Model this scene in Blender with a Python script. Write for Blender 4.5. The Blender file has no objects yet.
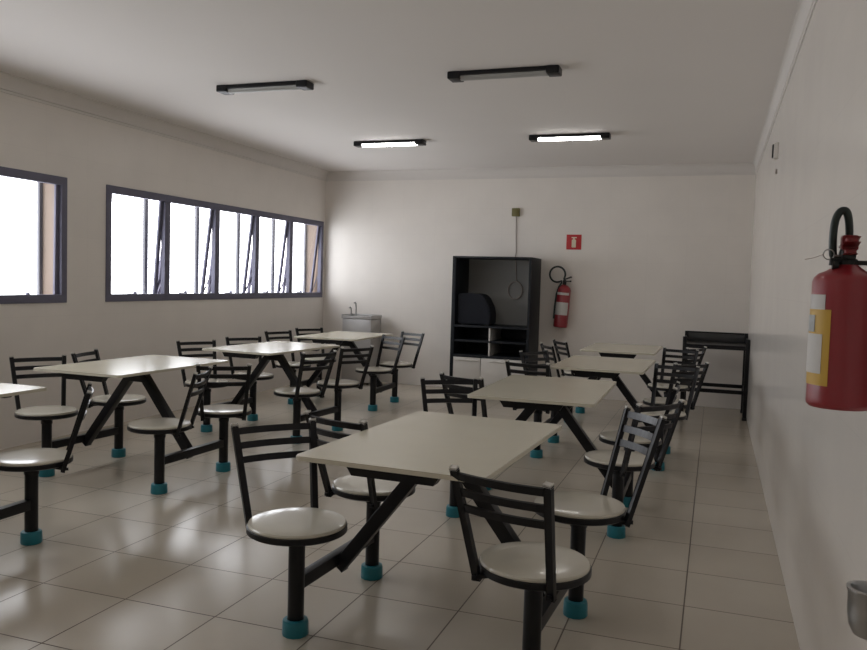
import bpy, bmesh, math, random
from mathutils import Vector, Matrix
random.seed(7)
PI = math.pi
scene = bpy.context.scene
COL = scene.collection

# ------------------------------------------------------------------ room numbers
XL, XR, YB, YN = -5.108, 0.372, 9.90, -1.6
HC = 2.835
TILE, TX, TY = 0.4473, -2.7524, 3.1569
EYE = 1.3884

# ------------------------------------------------------------------ materials
def nodes_of(name):
    m = bpy.data.materials.new(name); m.use_nodes = True
    nt = m.node_tree; b = nt.nodes['Principled BSDF']
    return m, nt, b

def mat(name, col, rough=0.5, metal=0.0, coat=0.0, var=0.04, scale=12.0, bump=0.0, bscale=120.0, spec=0.5):
    """plain paint / plastic / metal with a little procedural unevenness"""
    m, nt, b = nodes_of(name)
    tc = nt.nodes.new('ShaderNodeTexCoord')
    nz = nt.nodes.new('ShaderNodeTexNoise'); nz.inputs['Scale'].default_value = scale; nz.inputs['Detail'].default_value = 4
    nt.links.new(tc.outputs['Object'], nz.inputs['Vector'])
    mx = nt.nodes.new('ShaderNodeMix'); mx.data_type = 'RGBA'
    mx.inputs['A'].default_value = (*[max(0, c*(1-var)) for c in col], 1)
    mx.inputs['B'].default_value = (*[min(1, c*(1+var)) for c in col], 1)
    nt.links.new(nz.outputs['Fac'], mx.inputs['Factor'])
    nt.links.new(mx.outputs['Result'], b.inputs['Base Color'])
    b.inputs['Roughness'].default_value = rough
    b.inputs['Metallic'].default_value = metal
    b.inputs['Coat Weight'].default_value = coat
    b.inputs['Coat Roughness'].default_value = 0.08
    b.inputs['Specular IOR Level'].default_value = spec
    if bump:
        n2 = nt.nodes.new('ShaderNodeTexNoise'); n2.inputs['Scale'].default_value = bscale
        nt.links.new(tc.outputs['Object'], n2.inputs['Vector'])
        bp = nt.nodes.new('ShaderNodeBump'); bp.inputs['Strength'].default_value = bump; bp.inputs['Distance'].default_value = 0.002
        nt.links.new(n2.outputs['Fac'], bp.inputs['Height']); nt.links.new(bp.outputs['Normal'], b.inputs['Normal'])
    return m

def tiled(name, c1, c2, grout, w, h, mortar, off, axes, rough, bump=0.25, spec=0.5, wave=0.0, grough=.8):
    """ceramic tiles: square joints from a brick texture on world-aligned object coordinates"""
    m, nt, b = nodes_of(name)
    tc = nt.nodes.new('ShaderNodeTexCoord')
    sp = nt.nodes.new('ShaderNodeSeparateXYZ'); nt.links.new(tc.outputs['Object'], sp.inputs[0])
    cb = nt.nodes.new('ShaderNodeCombineXYZ')
    for k in range(2):
        s = nt.nodes.new('ShaderNodeMath'); s.operation = 'SUBTRACT'; s.inputs[1].default_value = off[k]
        nt.links.new(sp.outputs[axes[k]], s.inputs[0]); nt.links.new(s.outputs[0], cb.inputs[k])
    br = nt.nodes.new('ShaderNodeTexBrick'); br.offset = 0.0; br.squash = 1.0
    br.inputs['Scale'].default_value = 1.0
    br.inputs['Brick Width'].default_value = w; br.inputs['Row Height'].default_value = h
    br.inputs['Mortar Size'].default_value = mortar; br.inputs['Mortar Smooth'].default_value = 0.2
    br.inputs['Color1'].default_value = (*c1, 1); br.inputs['Color2'].default_value = (*c2, 1)
    br.inputs['Mortar'].default_value = (*grout, 1)
    nt.links.new(cb.outputs[0], br.inputs['Vector'])
    nz = nt.nodes.new('ShaderNodeTexNoise'); nz.inputs['Scale'].default_value = 3.0; nz.inputs['Detail'].default_value = 5
    nt.links.new(tc.outputs['Object'], nz.inputs['Vector'])
    mr = nt.nodes.new('ShaderNodeMapRange'); mr.inputs['To Min'].default_value = 0.94; mr.inputs['To Max'].default_value = 1.05
    nt.links.new(nz.outputs['Fac'], mr.inputs['Value'])
    mu = nt.nodes.new('ShaderNodeVectorMath'); mu.operation = 'SCALE'
    nt.links.new(br.outputs['Color'], mu.inputs[0]); nt.links.new(mr.outputs[0], mu.inputs['Scale'])
    nt.links.new(mu.outputs[0], b.inputs['Base Color'])
    rr = nt.nodes.new('ShaderNodeMapRange'); rr.inputs['To Min'].default_value = rough; rr.inputs['To Max'].default_value = grough
    nt.links.new(br.outputs['Fac'], rr.inputs['Value']); nt.links.new(rr.outputs[0], b.inputs['Roughness'])
    b.inputs['Specular IOR Level'].default_value = spec
    inv = nt.nodes.new('ShaderNodeMath'); inv.operation = 'SUBTRACT'; inv.inputs[0].default_value = 1.0
    nt.links.new(br.outputs['Fac'], inv.inputs[1])
    bp = nt.nodes.new('ShaderNodeBump'); bp.inputs['Strength'].default_value = bump; bp.inputs['Distance'].default_value = 0.002
    nt.links.new(inv.outputs[0], bp.inputs['Height'])
    last = bp
    if wave:
        n3 = nt.nodes.new('ShaderNodeTexNoise'); n3.inputs['Scale'].default_value = 5.0; n3.inputs['Detail'].default_value = 1
        nt.links.new(tc.outputs['Object'], n3.inputs['Vector'])
        b2 = nt.nodes.new('ShaderNodeBump'); b2.inputs['Strength'].default_value = wave; b2.inputs['Distance'].default_value = 0.01
        nt.links.new(n3.outputs['Fac'], b2.inputs['Height']); nt.links.new(bp.outputs['Normal'], b2.inputs['Normal']); last = b2
    nt.links.new(last.outputs['Normal'], b.inputs['Normal'])
    return m

def emit(name, col, strength):
    m, nt, b = nodes_of(name)
    b.inputs['Base Color'].default_value = (.8, .8, .8, 1)
    b.inputs['Emission Color'].default_value = (*col, 1); b.inputs['Emission Strength'].default_value = strength
    return m

def glass(name):
    m, nt, b = nodes_of(name)
    nt.nodes.remove(b)
    out = nt.nodes['Material Output']
    tr = nt.nodes.new('ShaderNodeBsdfTransparent'); tr.inputs[0].default_value = (.93, .95, .96, 1)
    gl = nt.nodes.new('ShaderNodeBsdfGlossy'); gl.inputs['Roughness'].default_value = 0.02
    lw = nt.nodes.new('ShaderNodeLayerWeight'); lw.inputs[0].default_value = 0.5
    pw = nt.nodes.new('ShaderNodeMath'); pw.operation = 'POWER'; pw.inputs[1].default_value = 5.0
    nt.links.new(lw.outputs['Facing'], pw.inputs[0])
    fr = nt.nodes.new('ShaderNodeMapRange'); fr.inputs['To Min'].default_value = .04; fr.inputs['To Max'].default_value = .9
    nt.links.new(pw.outputs[0], fr.inputs['Value'])
    mx = nt.nodes.new('ShaderNodeMixShader')
    nt.links.new(fr.outputs[0], mx.inputs[0]); nt.links.new(tr.outputs[0], mx.inputs[1]); nt.links.new(gl.outputs[0], mx.inputs[2])
    nt.links.new(mx.outputs[0], out.inputs[0])
    return m

WT = (.77, .73, .685)
M = dict(
    floor=tiled('floor_tiles', (.475, .425, .35), (.505, .455, .38), (.13, .105, .085), TILE, TILE, .0035, (TX, TY), (0, 1), .21, .2, wave=.03),
    wall_x=tiled('wall_tiles_side', WT, tuple(c*.99 for c in WT), tuple(c*.93 for c in WT), .45, .33, .0012, (0.1, 0.02), (1, 2), .19, .03, wave=.015, grough=.19),
    wall_w=tiled('wall_tiles_window_side', WT, tuple(c*.99 for c in WT), tuple(c*.93 for c in WT), .45, .33, .0012, (0.1, 0.02), (1, 2), .32, .03, wave=.015, grough=.32, spec=.35),
    wall_y=tiled('wall_tiles_back', WT, tuple(c*.99 for c in WT), tuple(c*.93 for c in WT), .45, .33, .0012, (0.1, 0.02), (0, 2), .3, .03, wave=.015, grough=.3, spec=.25),
    ceiling=mat('ceiling_paint', (.76, .73, .71), .85, var=.02, scale=1.5, bump=.1, bscale=40),
    cornice=mat('cornice_plaster', (.68, .65, .62), .7, var=.02),
    frame=mat('slate_window_metal', (.15, .148, .2), .6, 0, var=.08, spec=.2),
    outer=mat('grey_outer_metal', (.11, .11, .13), .6),
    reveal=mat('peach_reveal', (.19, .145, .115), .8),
    glass=glass('window_glass'),
    black=mat('black_enamel', (.008, .008, .0095), .36, 0, var=.15, scale=30, spec=.28),
    top=mat('cream_laminate', (.54, .505, .395), .22, var=.04, scale=6, spec=.5),
    edge=mat('cream_edge_band', (.60, .565, .46), .3, var=.03),
    seat=mat('offwhite_seat_laminate', (.57, .54, .46), .16, var=.04, scale=10, spec=.5),
    teal=mat('teal_plastic', (.010, .16, .205), .42, var=.2, scale=25),
    tipcap=mat('pale_end_plug', (.62, .60, .56), .35),
    cab=mat('black_cabinet_board', (.010, .012, .016), .5, var=.12, spec=.25),
    white=mat('white_board', (.62, .60, .57), .4),
    tv=mat('dark_plastic_case', (.006, .0075, .013), .5, var=.1, spec=.2),
    panel=mat('grey_back_board', (.26, .26, .25), .6),
    rail=mat('dark_grey_metal', (.045, .045, .045), .3),
    screen=mat('dark_screen_glass', (.01, .012, .014), .08),
    steel=mat('brushed_steel', (.42, .41, .40), .38, .7, var=.06, scale=3),
    chrome=mat('worn_chrome', (.42, .42, .42), .28, .9, var=.25, scale=30),
    dark=mat('dark_rubber', (.012, .014, .013), .55),
    hose=mat('dark_green_rubber', (.012, .022, .020), .4),
    red=mat('red_enamel', (.27, .020, .028), .33, var=.1, coat=.3),
    redd=mat('dark_red_plastic', (.20, .016, .020), .4),
    yellow=mat('yellow_sticker', (.58, .36, .05), .5, var=.08),
    paper=mat('white_sticker', (.58, .57, .55), .55, var=.06, scale=60),
    greyst=mat('grey_sticker', (.36, .38, .38), .5, var=.25, scale=70),
    signred=mat('sign_red', (.46, .018, .022), .5),
    signwhite=mat('sign_cream', (.72, .66, .50), .5),
    olive=mat('olive_plastic', (.16, .14, .045), .5),
    cable=mat('grey_cable', (.36, .31, .29), .5),
    lampoff=mat('opal_diffuser', (.36, .36, .35), .3),
    lampon=emit('lit_diffuser', (1.0, .98, .95), 19.0),
    outside=mat('pale_render', (.8, .8, .8), .9),
)

# ------------------------------------------------------------------ geometry helpers
def box(bm, x0, x1, y0, y1, z0, z1, bev=0.0, seg=2, mi=0, mtx=None):
    r = bmesh.ops.create_cube(bm, size=1.0)
    vs = r['verts']
    for v in vs:
        v.co = Vector((x0+(v.co.x+.5)*(x1-x0), y0+(v.co.y+.5)*(y1-y0), z0+(v.co.z+.5)*(z1-z0)))
    fs = set(f for v in vs for f in v.link_faces)
    for f in fs: f.material_index = mi
    if mtx is not None:
        for v in vs: v.co = mtx @ v.co
    if bev > 0:
        es = list(set(e for v in vs for e in v.link_edges))
        r = bmesh.ops.bevel(bm, geom=es, offset=bev, segments=seg, affect='EDGES', profile=.6)
        for f in r['faces']: f.material_index = mi

def bar(bm, p0, p1, w, h, up=(0, 0, 1), bev=.003, mi=0):
    """a rectangular tube from p0 to p1; w across, h along up"""
    p0, p1 = Vector(p0), Vector(p1); d = (p1-p0); L = d.length; d.normalize()
    up = Vector(up); s = d.cross(up).normalized(); u = s.cross(d).normalized()
    mt = Matrix(((d.x, s.x, u.x, p0.x), (d.y, s.y, u.y, p0.y), (d.z, s.z, u.z, p0.z), (0, 0, 0, 1)))
    box(bm, 0, L, -w/2, w/2, -h/2, h/2, bev, 2, mi, mt)

def lathe(bm, prof, n=32, c=(0, 0, 0), mi=0, mtx=None):
    rings = []
    for r, z in prof:
        if r < 1e-6:
            rings.append([bm.verts.new(Vector((c[0], c[1], c[2]+z)))])
        else:
            rings.append([bm.verts.new(Vector((c[0]+r*math.cos(2*PI*k/n), c[1]+r*math.sin(2*PI*k/n), c[2]+z))) for k in range(n)])
    if mtx is not None:
        for R in rings:
            for v in R: v.co = mtx @ v.co
    for a, b in zip(rings, rings[1:]):
        for k in range(n):
            k2 = (k+1) % n
            if len(a) == 1 and len(b) == 1: continue
            if len(a) == 1: f = bm.faces.new((a[0], b[k2], b[k]))
            elif len(b) == 1: f = bm.faces.new((a[k], a[k2], b[0]))
            else: f = bm.faces.new((a[k], a[k2], b[k2], b[k]))
            f.material_index = mi
    for R, fl in ((rings[0], True), (rings[-1], False)):
        if len(R) > 1:
            f = bm.faces.new(list(reversed(R)) if fl else R); f.material_index = mi

def tube(bm, pts, r, n=10, closed=False, mi=0):
    pts = [Vector(p) for p in pts]; N = len(pts); rings = []
    prev = None
    for i, p in enumerate(pts):
        if closed: t = (pts[(i+1) % N]-pts[i-1]).normalized()
        else: t = (pts[min(i+1, N-1)]-pts[max(i-1, 0)]).normalized()
        if prev is None:
            a = Vector((0, 0, 1)) if abs(t.z) < .9 else Vector((1, 0, 0))
            u = t.cross(a).normalized()
        else:
            u = (prev - t*prev.dot(t)).normalized()
        prev = u; w = t.cross(u)
        rings.append([bm.verts.new(p+r*(math.cos(2*PI*k/n)*u+math.sin(2*PI*k/n)*w)) for k in range(n)])
    m = N if closed else N-1
    for i in range(m):
        a, b = rings[i], rings[(i+1) % N]
        for k in range(n):
            f = bm.faces.new((a[k], a[(k+1) % n], b[(k+1) % n], b[k])); f.material_index = mi
    if not closed:
        bm.faces.new(list(reversed(rings[0]))); bm.faces.new(rings[-1])

def prism(bm, poly, z0, z1, axis=2, mi=0):
    """extrude a polygon; axis 2: poly is (x, y), axis 1: (x, z) extruded along y, axis 0: (y, z) extruded along x"""
    def P(a, b, c):
        return Vector((a, b, c)) if axis == 2 else Vector((a, c, b)) if axis == 1 else Vector((c, a, b))
    lo = [bm.verts.new(P(a, b, z0)) for a, b in poly]; hi = [bm.verts.new(P(a, b, z1)) for a, b in poly]
    n = len(poly)
    fs = [bm.faces.new(list(reversed(lo))), bm.faces.new(hi)]
    for k in range(n): fs.append(bm.faces.new((lo[k], lo[(k+1) % n], hi[(k+1) % n], hi[k])))
    for f in fs: f.material_index = mi
    return fs

def obj(name, bm, m, parent=None, loc=(0, 0, 0), rz=0.0):
    bmesh.ops.recalc_face_normals(bm, faces=bm.faces)
    me = bpy.data.meshes.new(name)
    for f in bm.faces: f.smooth = True
    bm.to_mesh(me); bm.free()
    me.set_sharp_from_angle(angle=math.radians(38))
    for q in (m if isinstance(m, (list, tuple)) else [m]): me.materials.append(q)
    o = bpy.data.objects.new(name, me); COL.objects.link(o)
    o.location = loc; o.rotation_euler = (0, 0, rz)
    if parent: o.parent = parent
    return o

def tag(o, label, cat, group=None, kind=None):
    o['label'] = label; o['category'] = cat
    if group: o['group'] = group
    if kind: o['kind'] = kind
    return o

def thing(name, label, cat, loc=(0, 0, 0), rz=0.0, group=None, kind=None):
    o = bpy.data.objects.new(name, None); COL.objects.link(o)
    o.location = loc; o.rotation_euler = (0, 0, rz); o.empty_display_size = .1
    return tag(o, label, cat, group, kind)

def B(): return bmesh.new()

def copy_tree(o, parent=None):
    c = o.copy(); COL.objects.link(c); c.parent = parent
    for ch in list(o.children): copy_tree(ch, c)
    return c

# ------------------------------------------------------------------ room shell
WTK = 0.27                                                        # thickness of the window wall
W1 = (1.12, 5.262); W2 = (5.717, 9.845); WZ = (1.118, 2.152)       # the two window openings in y and z

bm = B(); box(bm, XL-.6, XR+.3, YN-.3, YB+.3, -.12, 0)
tag(obj('floor', bm, M['floor']), 'beige square ceramic tile floor with dark grout lines', 'floor', kind='structure')
bm = B(); box(bm, XL-.3, XR+.3, YN-.3, YB+.3, HC, HC+.12)
tag(obj('ceiling', bm, M['ceiling']), 'flat white plaster ceiling above the canteen', 'ceiling', kind='structure')
bm = B(); box(bm, XR, XR+.2, YN, YB+.2, 0, HC)
tag(obj('wall_right', bm, M['wall_x']), 'long glossy white tiled wall without windows', 'wall', kind='structure')
bm = B(); box(bm, XL, XR, YB, YB+.2, 0, HC)
tag(obj('wall_back', bm, M['wall_y']), 'white tiled end wall behind the black cabinet', 'wall', kind='structure')
bm = B(); box(bm, XL, XR, YN-.2, YN, 0, HC)
tag(obj('wall_front', bm, M['wall_y']), 'white tiled wall opposite the cabinet, behind the viewer', 'wall', kind='structure')
bm = B()
box(bm, XL-WTK, XL, YN, YB+.2, 0, WZ[0]); box(bm, XL-WTK, XL, YN, YB+.2, WZ[1], HC)
ys = [YN, W1[0], W1[1], W2[0], W2[1], YB+.2]
for a, b in ((ys[0], ys[1]), (ys[2], ys[3]), (ys[4], ys[5])): box(bm, XL-WTK, XL, a, b, WZ[0], WZ[1])
tag(obj('wall_left', bm, M['wall_w']), 'white tiled wall with the two long strip windows', 'wall', kind='structure')

# plaster cornice: a stepped cove profile run along each wall
prof = [(0, 0), (.085, 0), (.085, -.010)] + [(.085-.060*math.sin(a), -.010-.088*(1-math.cos(a))) for a in [PI/2*k/8 for k in range(1, 9)]] + [(.025, -.108), (.012, -.112), (.012, -.13), (0, -.13)]
def cornice(name, side, label):
    bm = B()
    k = 1.0 if side == 'left' else .5                             # slimmer on the other walls
    if side == 'back': prism(bm, [(YB-a*k, HC+b) for a, b in prof], XL, XR, axis=0)
    if side == 'right': prism(bm, [(XR-a*k, HC+b) for a, b in prof], YN, YB, axis=1)
    if side == 'left': prism(bm, [(XL+a, HC+b) for a, b in prof], YN, YB, axis=1)
    tag(obj(name, bm, M['cornice']), label, 'cornice', kind='structure')
cornice('trim_1', 'back', 'white plaster cornice above the end wall with the cabinet')
cornice('trim_2', 'right', 'white plaster cornice along the top of the windowless wall')
cornice('trim_3', 'left', 'white plaster cornice above the strip windows')

# ------------------------------------------------------------------ windows
def window(name, y0, y1, mullions, tilts, label):
    w = thing(name, label, 'window', (XL, 0, 0), kind='structure')
    z0, z1 = WZ
    f = .062; d0, d1 = -.036, .012                                  # frame depth across the wall plane
    bm = B()
    box(bm, d0, d1, y0, y1, z0, z0+.068, .004); box(bm, d0, d1, y0, y1, z1-.068, z1, .004)
    box(bm, d0, d1, y0, y0+f, z0+.06, z1-.06, .004); box(bm, d0, d1, y1-f, y1, z0+.06, z1-.06, .004)
    obj('window_frame', bm, M['frame'], w)
    edges = [y0+f] + [m for m in mullions] + [y1-f]
    for m in mullions:
        bm = B(); box(bm, d0, d1, m-.042, m+.042, z0+.06, z1-.06, .004)
        obj('mullion', bm, M['frame'], w)
    for k in range(len(edges)-1):
        a = edges[k] + (.042 if k else 0); b = edges[k+1] - (.042 if k < len(edges)-2 else 0)
        a -= .010; b += .010
        zt, zb = z1-.030, z0+.022
        s = bpy.data.objects.new('tmp', None)
        bm = B(); st = .046; t = .022; h = zt-zb
        box(bm, -t/2, t/2, a, a+st, -h, 0, .003); box(bm, -t/2, t/2, b-st, b, -h, 0, .003)
        box(bm, -t/2, t/2, a+st, b-st, -.034, 0, .003); box(bm, -t/2, t/2, a+st, b-st, -h, -h+.034, .003)
        sash = obj('sash', bm, M['frame'], w, (-.022, 0, zt))
        sash.rotation_euler = (0, tilts[k], 0)
        bm = B(); box(bm, -.002, .002, a+st, b-st, -h+.034, -.034)
        obj('glass_pane', bm, M['glass'], sash)
        bm = B(); box(bm, .008, .028, (a+b)/2-.05, (a+b)/2+.05, -h+.030, -h+.048, .004)
        box(bm, .012, .04, (a+b)/2+.03, (a+b)/2+.05, -h+.03, -h+.065, .004)
        obj('latch', bm, M['frame'], sash)
        if abs(tilts[k]) > .03:                                     # stay arms on both sides of an open sash
            bm = B(); o = h*math.sin(abs(tilts[k]))
            for yy in (a+.004, b-.004):
                bar(bm, (-.022, yy, zb+.30), (-.022-o*.98, yy, zb+.03), .006, .014, up=(1, 0, 0), bev=.001)
            obj('stay_arm', bm, M['frame'], w)
    # light grey posts of the outer face of the opening
    for m in mullions:
        bm = B(); box(bm, -WTK, -WTK+.03, m-.025, m+.025, z0, z1, .004)
        obj('outer_post', bm, M['outer'], w)
    bm = B(); box(bm, -WTK, -WTK+.03, y0, y0+.03, z0, z1, .004); box(bm, -WTK, -WTK+.03, y1-.045, y1, z0, z1, .004)
    obj('outer_jamb', bm, M['outer'], w)
    bm = B(); box(bm, -WTK+.03, -.036, y1-.012, y1+.001, z0, z1); box(bm, -WTK+.03, -.036, y0-.001, y0+.012, z0, z1)
    obj('reveal', bm, M['reveal'], w)
    return w

window('window_1', W1[0], W1[1], [1.95, 2.77, 3.59, 4.43], [.02, .02, .02, .02, .012], 'long slate-framed strip window, the one cut off by the picture edge')
window('window_2', W2[0], W2[1], [6.55, 7.383, 8.18, 8.976], [.075, .125, .115, .12, .11], 'long slate-framed strip window of five tilted-open sashes, beside the end wall')

# ------------------------------------------------------------------ canteen table with four fixed swivel seats
XP, YP, HT = .4711, .3324, .76
def chair_part(parent, sx, sy):
    """one seat on its own post; the back points along local +x"""
    bm = B()
    lathe(bm, [(.02, .37), (.02, .408), (.06, .41), (.075, .412), (.185, .408), (.193, .413), (.193, .432), (.185, .436), (0, .436)], 48)
    # the arms that carry the backrest
    for s in (-1, 1): bar(bm, (.05, s*.045, .404), (.158, s*.138, .404), .024, .014, bev=.002)
    ch = obj('swivel_chair', bm, M['black'], parent, (sx*XP, sy*YP, 0))
    bm = B(); lathe(bm, [(0, .429), (.181, .429), (.187, .433), (.1885, .441), (.185, .447), (.17, .4495), (.12, .4505), (0, .451)], 48)
    obj('seat', bm, M['seat'], ch)
    bm = B()
    bot, top = [], []
    for s in (-1, 1):
        p0 = Vector((.149, s*.137, .388)); p1 = Vector((.268, s*.168, .782))
        bot.append(p0); top.append(p1)
        bar(bm, p0, p1, .026, .016, up=(1, 0, .3), bev=.002)
        d = (p1-p0).normalized()
        bar(bm, p1-d*.002, p1+d*.008, .023, .014, up=(1, 0, .3), bev=.003, mi=1)
        bar(bm, p0+d*.012+Vector((-.004, 0, 0)), p0+d*.012+Vector((.022, 0, 0)), .012, .012, bev=.002)
    for frac in (.945, .805, .665):                                 # three slightly bowed slats
        a = bot[0].lerp(top[0], frac); b = bot[1].lerp(top[1], frac)
        d = (top[0]-bot[0]).normalized(); up = Vector((d.x, 0, d.z)).normalized()
        N = 8; prev = None
        for k in range(N):
            f0, f1 = k/N, (k+1)/N
            q0 = a.lerp(b, f0) + Vector((.02*4*f0*(1-f0), 0, 0)); q1 = a.lerp(b, f1) + Vector((.02*4*f1*(1-f1), 0, 0))
            bar(bm, q0, q1+(q1-q0)*.04, .009, .027, up=up, bev=0)
    obj('backrest', bm, [M['black'], M['tipcap']], ch)
    bm = B(); lathe(bm, [(.030, .006), (.032, .01), (.032, .365), (.030, .372), (.0, .372)], 28)
    lathe(bm, [(.036, .355), (.036, .376), (.022, .38), (0, .38)], 28)
    obj('post', bm, M['black'], ch)
    bm = B(); lathe(bm, [(.050, 0), (.052, .004), (.0505, .052), (.048, .060), (.038, .063), (.034, .063), (.034, .05)], 12)
    obj('foot_cap', bm, M['teal'], ch)
    return ch

def make_table():
    t = thing('canteen_table', 'x', 'table', group='four-seat canteen tables in two rows')
    W, D, r = .705, 1.12, .022
    poly = []
    for cx, cy, a0 in ((W/2-r, D/2-r, 0), (-W/2+r, D/2-r, 90), (-W/2+r, -D/2+r, 180), (W/2-r, -D/2+r, 270)):
        for k in range(7):
            a = math.radians(a0+15*k); poly.append((cx+r*math.cos(a), cy+r*math.sin(a)))
    bm = B(); fs = prism(bm, poly, HT-.017, HT)
    es = [e for e in bm.edges if all(abs(v.co.z-HT) < 1e-6 for v in e.verts)]
    bmesh.ops.bevel(bm, geom=es, offset=.003, segments=2, affect='EDGES')
    for f in bm.faces: f.material_index = 0 if abs(f.normal.z) > .9 else 1
    bm.normal_update()
    for f in bm.faces: f.material_index = 0 if abs(f.normal.z) > .9 else 1
    obj('tabletop', bm, [M['top'], M['edge']], t)
    zt = HT-.0165
    for s in (-1, 1):                                               # tapered channel under each short end
        bm = B(); prism(bm, [(-.185, zt), (-.155, zt-.045), (.155, zt-.045), (.185, zt)], s*.478-.022, s*.478+.022, axis=1)
        obj('top_bar', bm, M['black'], t)
    bm = B(); box(bm, -.025, .025, -.47, .47, zt-.05, zt-.002, .003)
    obj('spine_tube', bm, M['black'], t)
    bm = B(); box(bm, -.085, .085, -.028, .028, zt-.105, zt-.05, .004)
    obj('apex_tube', bm, M['black'], t)
    for s in (-1, 1):
        bm = B(); bar(bm, (s*(XP-.012), 0, .165), (s*.065, 0, zt-.075), .054, .054, up=(0, 1, 0), bev=.003)
        obj('brace', bm, M['black'], t)
        bm = B(); box(bm, s*XP-.021, s*XP+.021, -YP+.01, YP-.01, .175, .227, .003)
        obj('side_beam', bm, M['black'], t)
    for sy in (-1, 1):
        for sx in (-1, 1): chair_part(t, sx, sy)
    return t

# centre x, centre y, turn, seat directions FL FR BL BR (degrees, where the back points)
TABLES = [
    (-.998, 3.010, -.046, (141, -104.5, -108, 30), 'cream-topped four-seat canteen table, the big one closest to the viewer'),
    (-.936, 4.797, .012, (120, -36, -114, 0), 'cream-topped four-seat canteen table, second one along the windowless wall'),
    (-.822, 6.594, -.014, (-99, 69, 150, -45), 'cream-topped four-seat canteen table, third one along the windowless wall'),
    (-.865, 8.351, -.007, (-150, 69, -147, -30), 'cream-topped four-seat canteen table, last one before the black side table'),
    (-3.696, 2.766, -.003, (150, -60, 120, 42), 'four-seat canteen table cut off by the picture edge, only one corner and seat showing'),
    (-3.721, 4.481, -.033, (147, 20, -165, -57), 'pale four-seat canteen table in the window row, below the gap between both windows'),
    (-3.697, 6.241, -.079, (147, -21, 144, -27), 'pale four-seat canteen table, second from the end wall in the window row'),
    (-3.848, 8.019, .035, (159, 63, 147, 66), 'pale four-seat canteen table right before the steel drinking fountain'),
]
proto = make_table()
for i, (x, y, a, dirs, label) in enumerate(TABLES):
    t = proto if i == 0 else copy_tree(proto)
    t.location = (x, y, 0); t.rotation_euler = (0, 0, a); t['label'] = label
    seats = [c for c in t.children if c.name.startswith('swivel_chair')]
    for c in seats:
        k = (0 if c.location.y < 0 else 2) + (0 if c.location.x < 0 else 1)
        c.rotation_euler = (0, 0, math.radians(dirs[k]) - a)
# one seat of the nearest table is screwed up higher
c = [q for q in proto.children if q.name.startswith('swivel_chair') and q.location.x > 0 and q.location.y > 0][0]
c.scale = (1, 1, 1.07); c.location.x += .015
bk = [q for q in c.children if q.name.startswith('backrest')][0]
q = Matrix.Rotation(.03, 3, 'Y') @ Matrix.Rotation(-.04, 3, 'X'); pv = Vector((.149, 0, .388))
bk.rotation_euler = (-.04, .03, 0); bk.scale = (1, 1, 1.05)
bk.location = pv - q @ Vector((pv.x, 0, pv.z*1.05))

# ------------------------------------------------------------------ ceiling lamps
def lamp(x, y, lit, label):
    t = thing('ceiling_lamp', label, 'lamp', (x, y, HC), group='black strip lamps on the ceiling')
    L = .385
    bm = B(); box(bm, -L, L, -.055, .055, -.028, 0, .004)
    obj('lamp_body', bm, M['black'], t)
    for s in (-1, 1):
        bm = B(); x0, x1 = sorted((s*(L-.085), s*(L+.004))); box(bm, x0, x1, -.062, .062, -.050, 0, .010, 3)
        obj('end_cap', bm, M['black'], t)
    bm = B(); N = 12; pl = [(-.036, -.027)] + [(.036*-math.cos(PI*k/N), -.028-.026*math.sin(PI*k/N)) for k in range(N+1)] + [(.036, -.027)]
    poly = [(a, b) for a, b in pl]
    prism(bm, poly[1:-1], -L+.08, L-.08, axis=0)
    obj('diffuser', bm, M['lampon'] if lit else M['lampoff'], t)
lamp(-3.29, 5.34, False, 'unlit black strip lamp on the ceiling, on the side nearer the windows')
lamp(-1.43, 5.36, False, 'unlit black strip lamp on the ceiling, farther from the windows')
lamp(-3.29, 7.80, True, 'glowing black strip lamp on the ceiling, on the side nearer the windows')
lamp(-1.40, 7.78, True, 'glowing black strip lamp on the ceiling, farther from the windows')

# two added rows of lit lamps, out of view, to brighten the window wall
for yy, where in ((2.70, 'over the nearest tables'), (.15, 'right above the viewer')):
    lamp(-3.22, yy, True, 'added unseen fill lamp, glowing black ceiling strip, window side, ' + where)
    lamp(-1.40, yy, True, 'added unseen fill lamp, glowing black ceiling strip, windowless side, ' + where)

# ------------------------------------------------------------------ black open cabinet on the end wall
CX0, CX1, CY0, CY1 = -3.05, -2.068, 9.31, 9.865
t = thing('cabinet', 'tall black open-fronted cabinet with white lower doors against the end wall', 'cabinet', (0, 0, 0))
bm = B(); th = .03
box(bm, CX0, CX0+.045, CY0, CY1, 0, 1.70, .002); box(bm, CX1-th, CX1, CY0, CY1, 0, 1.70, .002)
box(bm, CX0+th, CX1-th, CY0, CY1-.035, 1.675, 1.70, .002)
box(bm, CX0+th, CX1-th, CY0, CY1, .47, .50, .002); box(bm, CX0+th, CX1-th, CY0+.02, CY1, .04, .07, .002)
box(bm, CX0+th, CX1-th, CY1-.012, CY1, .05, .86, 0)
obj('carcass', bm, M['cab'], t)
bm = B(); box(bm, CX0+.045, CX1-th, CY1-.010, CY1-.002, .86, 1.70); obj('back_board', bm, M['panel'], t)
for z in (.86, .68):
    bm = B(); box(bm, CX0+th, CX1-th, CY0+.004, CY1-.012, z-.025, z, .002); obj('shelf', bm, M['cab'], t)
bm = B(); box(bm, -2.566, -2.548, CY0+.006, CY1-.014, .50, .835, .001); obj('divider', bm, M['white'], t)
for a, b in ((CX0+th+.002, -2.66), (-2.654, CX1-th-.002)):
    bm = B(); box(bm, a, b, CY0+.002, CY0+.02, .075, .466, .003)
    d = obj('cabinet_door', bm, M['white'], t)
    bm = B(); xc = (a+b)/2; box(bm, xc-.16, xc+.16, CY0-.010, CY0+.003, .425, .437, .003); obj('handle', bm, M['tipcap'], d)
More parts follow.
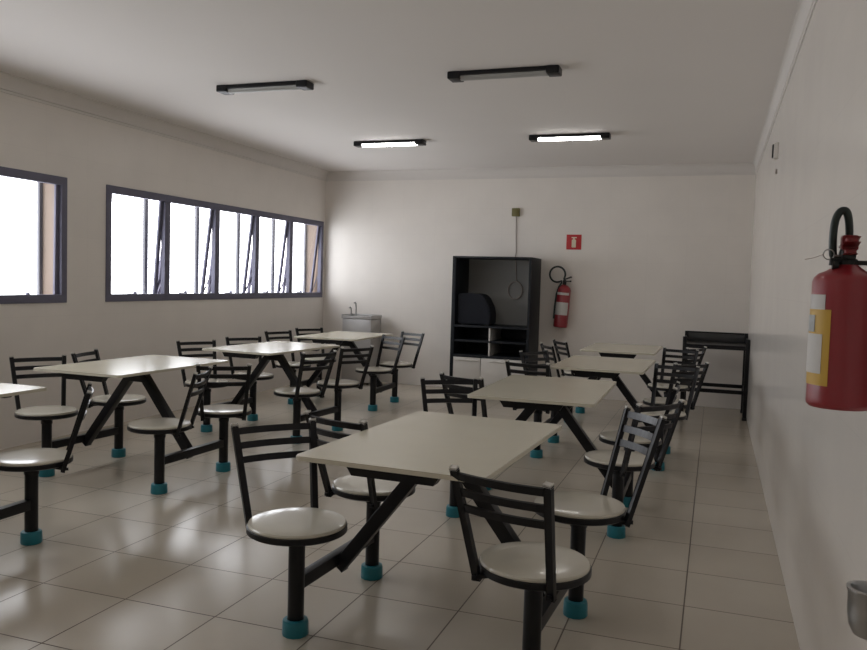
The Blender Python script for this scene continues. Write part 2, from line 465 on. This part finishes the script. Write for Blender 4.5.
t = thing('television_set', 'bulky dark box-shaped set with a sloping back on the cabinet shelf', 'television', (-2.772, 9.50, .862))
bm = B()
pf = [(-.21, .012), (.20, .012), (.205, .13), (.185, .23), (.13, .325), (.10, .365), (.04, .385), (-.21, .385)]
fs = prism(bm, pf, -.13, .15, axis=1)
bmesh.ops.bevel(bm, geom=list(bm.edges), offset=.012, segments=2, affect='EDGES')
obj('case', bm, M['tv'], t)
bm = B(); box(bm, -.224, -.208, -.12, .14, .03, .37, .006); obj('screen', bm, M['screen'], t)
bm = B(); box(bm, -.17, -.12, -.10, .12, 0, .014); box(bm, .12, .17, -.10, .12, 0, .014); obj('foot', bm, M['dark'], t)

# cable: from the outlet down the wall and coiled
t = thing('wall_outlet', 'small olive outlet box high on the end wall above the cabinet', 'outlet', (-2.42, YB, 2.28))
bm = B(); box(bm, -.048, .048, -.045, 0, -.05, .05, .006); obj('outlet_box', bm, M['olive'], t)
bm = B(); box(bm, -.03, .03, -.050, -.044, -.032, .032, .003); lathe(bm, [(.022, 0), (.022, .006), (0, .006)], 20, mtx=Matrix.Translation((0, -.049, 0)) @ Matrix.Rotation(PI/2, 4, 'X'))
obj('socket_plate', bm, M['olive'], t)
bm = B()
pts = [(-2.415, YB-.012, 2.235), (-2.41, YB-.010, 2.0), (-2.40, YB-.012, 1.78), (-2.398, CY1-.016, 1.71), (-2.385, CY1-.018, 1.55), (-2.375, CY1-.018, 1.42)]
tube(bm, pts, .006, 8)
cc = Vector((-2.385, CY1-.018, 1.30))
tube(bm, [cc+Vector((.092*math.sin(a), -.010*(k/40), .11*math.cos(a))) for k in range(0, 71) for a in [k*2*PI/28]], .006, 8)
tag(obj('power_cord', bm, M['cable']), 'thin grey cord hanging from the olive outlet, ending in a coil', 'cord')

# ------------------------------------------------------------------ steel drinking fountain in the far corner
t = thing('drinking_fountain', 'grey steel drinking fountain with two upright taps in the window corner', 'drinking fountain', (-4.405, 9.65, 0))
bm = B(); box(bm, -.205, .205, -.16, .17, .03, .86, .008, 2); obj('body', bm, M['steel'], t)
bm = B()
box(bm, -.215, .215, -.17, .175, .862, .885, .006); 
for a in ((-.215, -.20, -.17, .175), (.20, .215, -.17, .175)): box(bm, *a, .88, .915, .004)
box(bm, -.2, .2, -.17, -.155, .88, .90, .003); box(bm, -.2, .2, .16, .175, .88, .915, .004)
obj('basin', bm, M['steel'], t)
for xx, h in ((-.165, .12), (-.095, .19)):
    bm = B(); tube(bm, [(xx, .02, .885), (xx, .02, .885+h*.6), (xx, .01, .885+h*.9), (xx, -.015, .885+h), (xx, -.045, .885+h*.95)], .009, 10)
    lathe(bm, [(.016, 0), (.016, .03), (.011, .035)], 14, c=(xx, .02, .885)); obj('tap', bm, M['chrome'], t)
bm = B()
for sx in (-1, 1):
    for sy in (-1, 1): lathe(bm, [(.018, 0), (.018, .032)], 12, c=(sx*.17, .005+sy*.13, 0))
obj('foot', bm, M['dark'], t)

# ------------------------------------------------------------------ black side table in the other corner
SX0, SX1, SY0, SY1 = -.312, .367, 9.03, 9.64
t = thing('side_table', 'black metal side table with raised corner posts, in the corner of the end wall', 'table', (0, 0, 0))
bm = B(); box(bm, SX0+.03, SX1-.03, SY0+.01, SY1-.01, .765, .79, .003); obj('tabletop', bm, M['black'], t)
bm = B(); box(bm, SX0+.03, SX1-.03, SY1-.026, SY1-.014, .79, .882, .002); bp = obj('back_panel', bm, M['rail'], t)
bm = B(); box(bm, SX0+.03, SX1-.03, SY1-.032, SY1-.010, .882, .900, .003); obj('top_rail', bm, M['black'], bp)
for x0 in (SX0+.006, SX1-.024):
    bm = B(); box(bm, x0, x0+.018, SY0+.03, SY1-.03, .80, .85, .003); obj('side_rail', bm, M['black'], t)
for x0 in (SX0, SX1-.042):
    for y0, zt in ((SY0, .865), (SY1-.042, .90)):
        bm = B(); box(bm, x0, x0+.042, y0, y0+.042, .012, zt, .004)
        l = obj('leg', bm, M['black'], t)
        bm = B(); box(bm, x0-.003, x0+.045, y0-.003, y0+.045, 0, .03, .003); obj('foot_cap', bm, M['dark'], l)
for y0 in (SY0+.008, SY1-.034):
    bm = B(); box(bm, SX0+.04, SX1-.04, y0, y0+.026, .275, .315, .003); obj('stretcher', bm, M['black'], t)
    bm = B(); box(bm, SX0+.04, SX1-.04, y0, y0+.026, .745, .766, .003); obj('apron', bm, M['black'], t)
for x0 in (SX0+.008, SX1-.034):
    bm = B(); box(bm, x0, x0+.026, SY0+.04, SY1-.04, .275, .315, .003); obj('stretcher', bm, M['black'], t)

# ------------------------------------------------------------------ fire extinguishers
def patch(bm, r, a0, a1, z0, z1, n=14):
    """a thin curved sticker on a cylinder, angles in degrees"""
    vi = []
    for k in range(n+1):
        a = math.radians(a0+(a1-a0)*k/n)
        vi.append([bm.verts.new((q*math.cos(a), q*math.sin(a), z)) for q in (r, r+.0008) for z in (z0, z1)])
    for p, q in zip(vi, vi[1:]):
        bm.faces.new((p[0], q[0], q[1], p[1])); bm.faces.new((p[2], p[3], q[3], q[2]))
        bm.faces.new((p[1], q[1], q[3], p[3])); bm.faces.new((p[0], p[2], q[2], q[0]))
    bm.faces.new((vi[0][0], vi[0][1], vi[0][3], vi[0][2])); bm.faces.new((vi[-1][0], vi[-1][2], vi[-1][3], vi[-1][1]))

ex, ey, ez = XR-.10, 1.985, 1.132
t = thing('fire_extinguisher', 'large red fire extinguisher with yellow sticker, hung close by on the windowless wall', 'fire extinguisher', (ex, ey, ez))
R = .068
bm = B(); lathe(bm, [(R-.006, 0), (R, .006), (R+.001, .012), (R, .02), (R, .280), (R-.003, .289), (R-.012, .298), (R-.028, .305), (.030, .312), (.020, .320), (.019, .330)], 56)
obj('cylinder', bm, M['red'], t)
bm = B(); lathe(bm, [(.022, .318), (.022, .330), (.016, .333), (.016, .352), (.012, .355)], 20)
box(bm, -.014, .014, -.030, .035, .330, .350, .004)
obj('valve', bm, M['dark'], t)
bm = B(); bar(bm, (.002, .03, .352), (.002, -.050, .372), .024, .012, bev=.004); obj('squeeze_lever', bm, M['redd'], t)
bm = B(); bar(bm, (0, .02, .340), (0, -.052, .346), .022, .010, bev=.003)
box(bm, -.014, .020, -.018, .018, .350, .384, .006); obj('carry_handle', bm, M['redd'], t)
bm = B()
key = [(-.012, .012, .330), (-.026, .008, .336), (-.030, .004, .362), (-.030, .0, .400), (-.026, -.002, .424), (-.018, -.003, .437), (-.008, -.002, .437), (-.002, 0, .422), (.002, .006, .395), (.004, .014, .365), (.004, .022, .345)]
pts = []
for i in range(len(key)-1):                                         # smooth the hose with a spline through the key points
    p0, p1, p2, p3 = [Vector(key[min(max(i+j, 0), len(key)-1)]) for j in (-1, 0, 1, 2)]
    for q in range(5):
        u = q/5
        pts.append(.5*((2*p1)+(p2-p0)*u+(2*p0-5*p1+4*p2-p3)*u*u+(3*p1-p0-3*p2+p3)*u**3))
tube(bm, pts, .0085, 12)
obj('hose', bm, M['hose'], t)
bm = B()
tube(bm, [(-.040+.011*math.cos(a), -.022, .340+.011*math.sin(a)) for a in [2*PI*k/24 for k in range(24)]], .0014, 6, closed=True)
tube(bm, [(-.030, -.02, .338), (0.0, -.015, .338)], .002, 6)
obj('pin_ring', bm, M['chrome'], t)
bm = B(); tube(bm, [(-.034, -.02, .316), (-.034, -.02, .330), (-.012, -.015, .332)], .005, 8)
lathe(bm, [(.011, 0), (.011, .012)], 14, mtx=Matrix.Translation((-.032, -.02, .318)) @ Matrix.Rotation(PI/2, 4, 'Y'))
obj('pressure_gauge', bm, M['dark'], t)
bm = B(); tube(bm, [(-.051, -.022, .340), (-.070, -.024, .332), (-.088, -.024, .328)], .0008, 5); obj('seal_wire', bm, M['cable'], t)
bm = B(); box(bm, .016, .1, -.010, .010, .318, .328, .002); box(bm, .094, .103, -.03, .03, .28, .36, .002); obj('wall_bracket', bm, M['dark'], t)
def zz(y): return 1.433-(y-273)*.00218-ez
bm = B(); patch(bm, R+.0004, -192, -119, zz(388), zz(311)); lab = obj('sticker', bm, M['yellow'], t)
lab['label'] = 'yellow instruction sticker'
bm = B(); patch(bm, R+.0004, -192, -131, zz(311), zz(296)); obj('white_strip', bm, M['paper'], lab)
bm = B(); patch(bm, R+.0016, -192, -133, zz(376), zz(336)); obj('white_panel', bm, M['paper'], lab)
bm = B(); patch(bm, R+.0016, -182, -152, zz(334), zz(317)); obj('pictogram', bm, M['greyst'], lab)

t = thing('fire_extinguisher', 'slim red fire extinguisher with coiled hose on the end wall, below the red sign', 'fire extinguisher', (-1.79, YB-.105, .862), rz=0)
t.rotation_euler = (0, .065, 0)
R = .086
bm = B(); lathe(bm, [(R-.01, 0), (R, .01), (R, .46), (R-.012, .49), (R-.04, .515), (.022, .525), (.02, .54)], 36); obj('cylinder', bm, M['red'], t)
bm = B(); lathe(bm, [(.022, .525), (.022, .575), (.012, .585)], 18); box(bm, -.02, .02, -.05, .02, .56, .58, .004); obj('valve', bm, M['dark'], t)
bm = B(); bar(bm, (-.01, .02, .59), (.075, -.02, .625), .022, .012, bev=.004); bar(bm, (0, .02, .57), (.075, -.02, .575), .022, .012, bev=.004); obj('squeeze_lever', bm, M['dark'], t)
bm = B()
pts = [(-.095+.095*math.cos(a), -.01-.02*k/26, .645+.095*math.sin(a)) for k in range(27) for a in [-.7+2*PI*k/27]]
tube(bm, [(0, -.01, .565)]+pts[1:]+[(-.03, -.03, .55), (-.055, -.045, .50), (-.078, -.045, .40), (-.084, -.045, .25), (-.082, -.045, .10)], .012, 10)
obj('hose', bm, M['hose'], t)
bm = B(); patch(bm, R+.0004, -150, -28, .155, .31); lab = obj('sticker', bm, M['paper'], t); lab['label'] = 'white paper sticker'
bm = B(); patch(bm, R+.0004, -140, -30, .40, .43); obj('white_strip', bm, M['paper'], lab)
bm = B(); box(bm, -.03, .03, .06, .109, .40, .50, .003); obj('wall_bracket', bm, M['dark'], t)

t = thing('extinguisher_sign', 'square red sign with a cream extinguisher symbol on the end wall', 'sign', (-1.678, YB, 1.915))
bm = B(); box(bm, -.092, .092, -.006, 0, -.092, .092, .001); obj('sign_board', bm, M['signred'], t)
bm = B()
box(bm, -.026, .026, -.0085, -.006, -.066, .03, .006); box(bm, -.010, .010, -.0085, -.006, .03, .05); box(bm, -.03, .034, -.0085, -.006, .048, .062, .002)
obj('symbol', bm, M['signwhite'], t)

# ------------------------------------------------------------------ small things on the windowless wall
t = thing('wall_sensor', 'small pale alarm box with dark front high on the windowless wall', 'alarm', (XR, 6.22, 2.38))
bm = B(); box(bm, -.03, 0, -.05, .05, -.055, .055, .006); obj('housing', bm, M['cornice'], t)
bm = B(); box(bm, -.04, -.029, -.03, .03, -.045, .045, .004); obj('lens', bm, M['dark'], t)
bm = B(); box(bm, -.012, 0, -.02, .02, -.16, -.13, .002); obj('cable_clip', bm, M['cable'], t)

t = thing('metal_cup', 'small round dull-chrome cup with a dark inside, fixed to the wall below the big extinguisher', 'cup', (.325, 1.78, .695))
R = .045
bm = B(); lathe(bm, [(.0, 0), (.018, .001), (.033, .008), (.041, .024), (R, .05), (R, .092), (R+.003, .097), (R+.003, .102), (R-.004, .103), (R-.007, .098), (R-.008, .05), (.033, .02), (.018, .009), (0, .008)], 40)
obj('cup_body', bm, M['chrome'], t)
bm = B(); lathe(bm, [(0, .06), (R-.009, .06), (R-.009, .063), (0, .063)], 36); obj('liner', bm, M['dark'], t)
bm = B(); box(bm, .038, .047, -.02, .02, .03, .09, .003); obj('wall_bracket', bm, M['chrome'], t)

# ------------------------------------------------------------------ daylight
w = bpy.data.worlds.new('overcast'); scene.world = w; w.use_nodes = True
bg = w.node_tree.nodes['Background']; bg.inputs[0].default_value = (1.0, .98, 1.0, 1); bg.inputs[1].default_value = 7.5
for (a, b) in (W1, W2):
    L = bpy.data.lights.new('window_portal', 'AREA'); L.shape = 'RECTANGLE'; L.size = b-a; L.size_y = WZ[1]-WZ[0]; L.energy = 1
    L.cycles.is_portal = True
    o = bpy.data.objects.new('window_portal', L); COL.objects.link(o)
    o.location = (XL-WTK-.02, (a+b)/2, (WZ[0]+WZ[1])/2)
    o.rotation_euler = Matrix(((0, 0, -1), (1, 0, 0), (0, -1, 0))).to_euler()   # local -z looks along +x, into the room

# ------------------------------------------------------------------ camera
f, yaw, pitch, roll = 798.2, .3383, .0553, -.029
cy, sy, cp, sp, cr, sr = math.cos(yaw), math.sin(yaw), math.cos(pitch), math.sin(pitch), math.cos(roll), math.sin(roll)
R0 = Vector((cy, sy, 0)); D = Vector((-sy*cp, cy*cp, -sp)); U0 = Vector((-sy*sp, cy*sp, cp))
Rv = cr*R0 - sr*U0; Uv = sr*R0 + cr*U0
cam = bpy.data.cameras.new('camera'); cam.sensor_width = 36; cam.lens = f/867*36; cam.clip_start = .05
co = bpy.data.objects.new('camera', cam); COL.objects.link(co)
co.matrix_world = Matrix(((Rv.x, Uv.x, -D.x, 0), (Rv.y, Uv.y, -D.y, 0), (Rv.z, Uv.z, -D.z, EYE), (0, 0, 0, 1)))
scene.camera = co

scene.view_settings.view_transform = 'Standard'; scene.view_settings.look = 'None'
scene.view_settings.exposure = 0.0; scene.view_settings.gamma = 1.0; scene.view_settings.use_curve_mapping = False
c = scene.cycles
c.use_denoising = True; c.max_bounces = 12; c.diffuse_bounces = 8; c.glossy_bounces = 5; c.transparent_max_bounces = 12
c.sample_clamp_indirect = 6.0; c.caustics_reflective = False; c.caustics_refractive = False
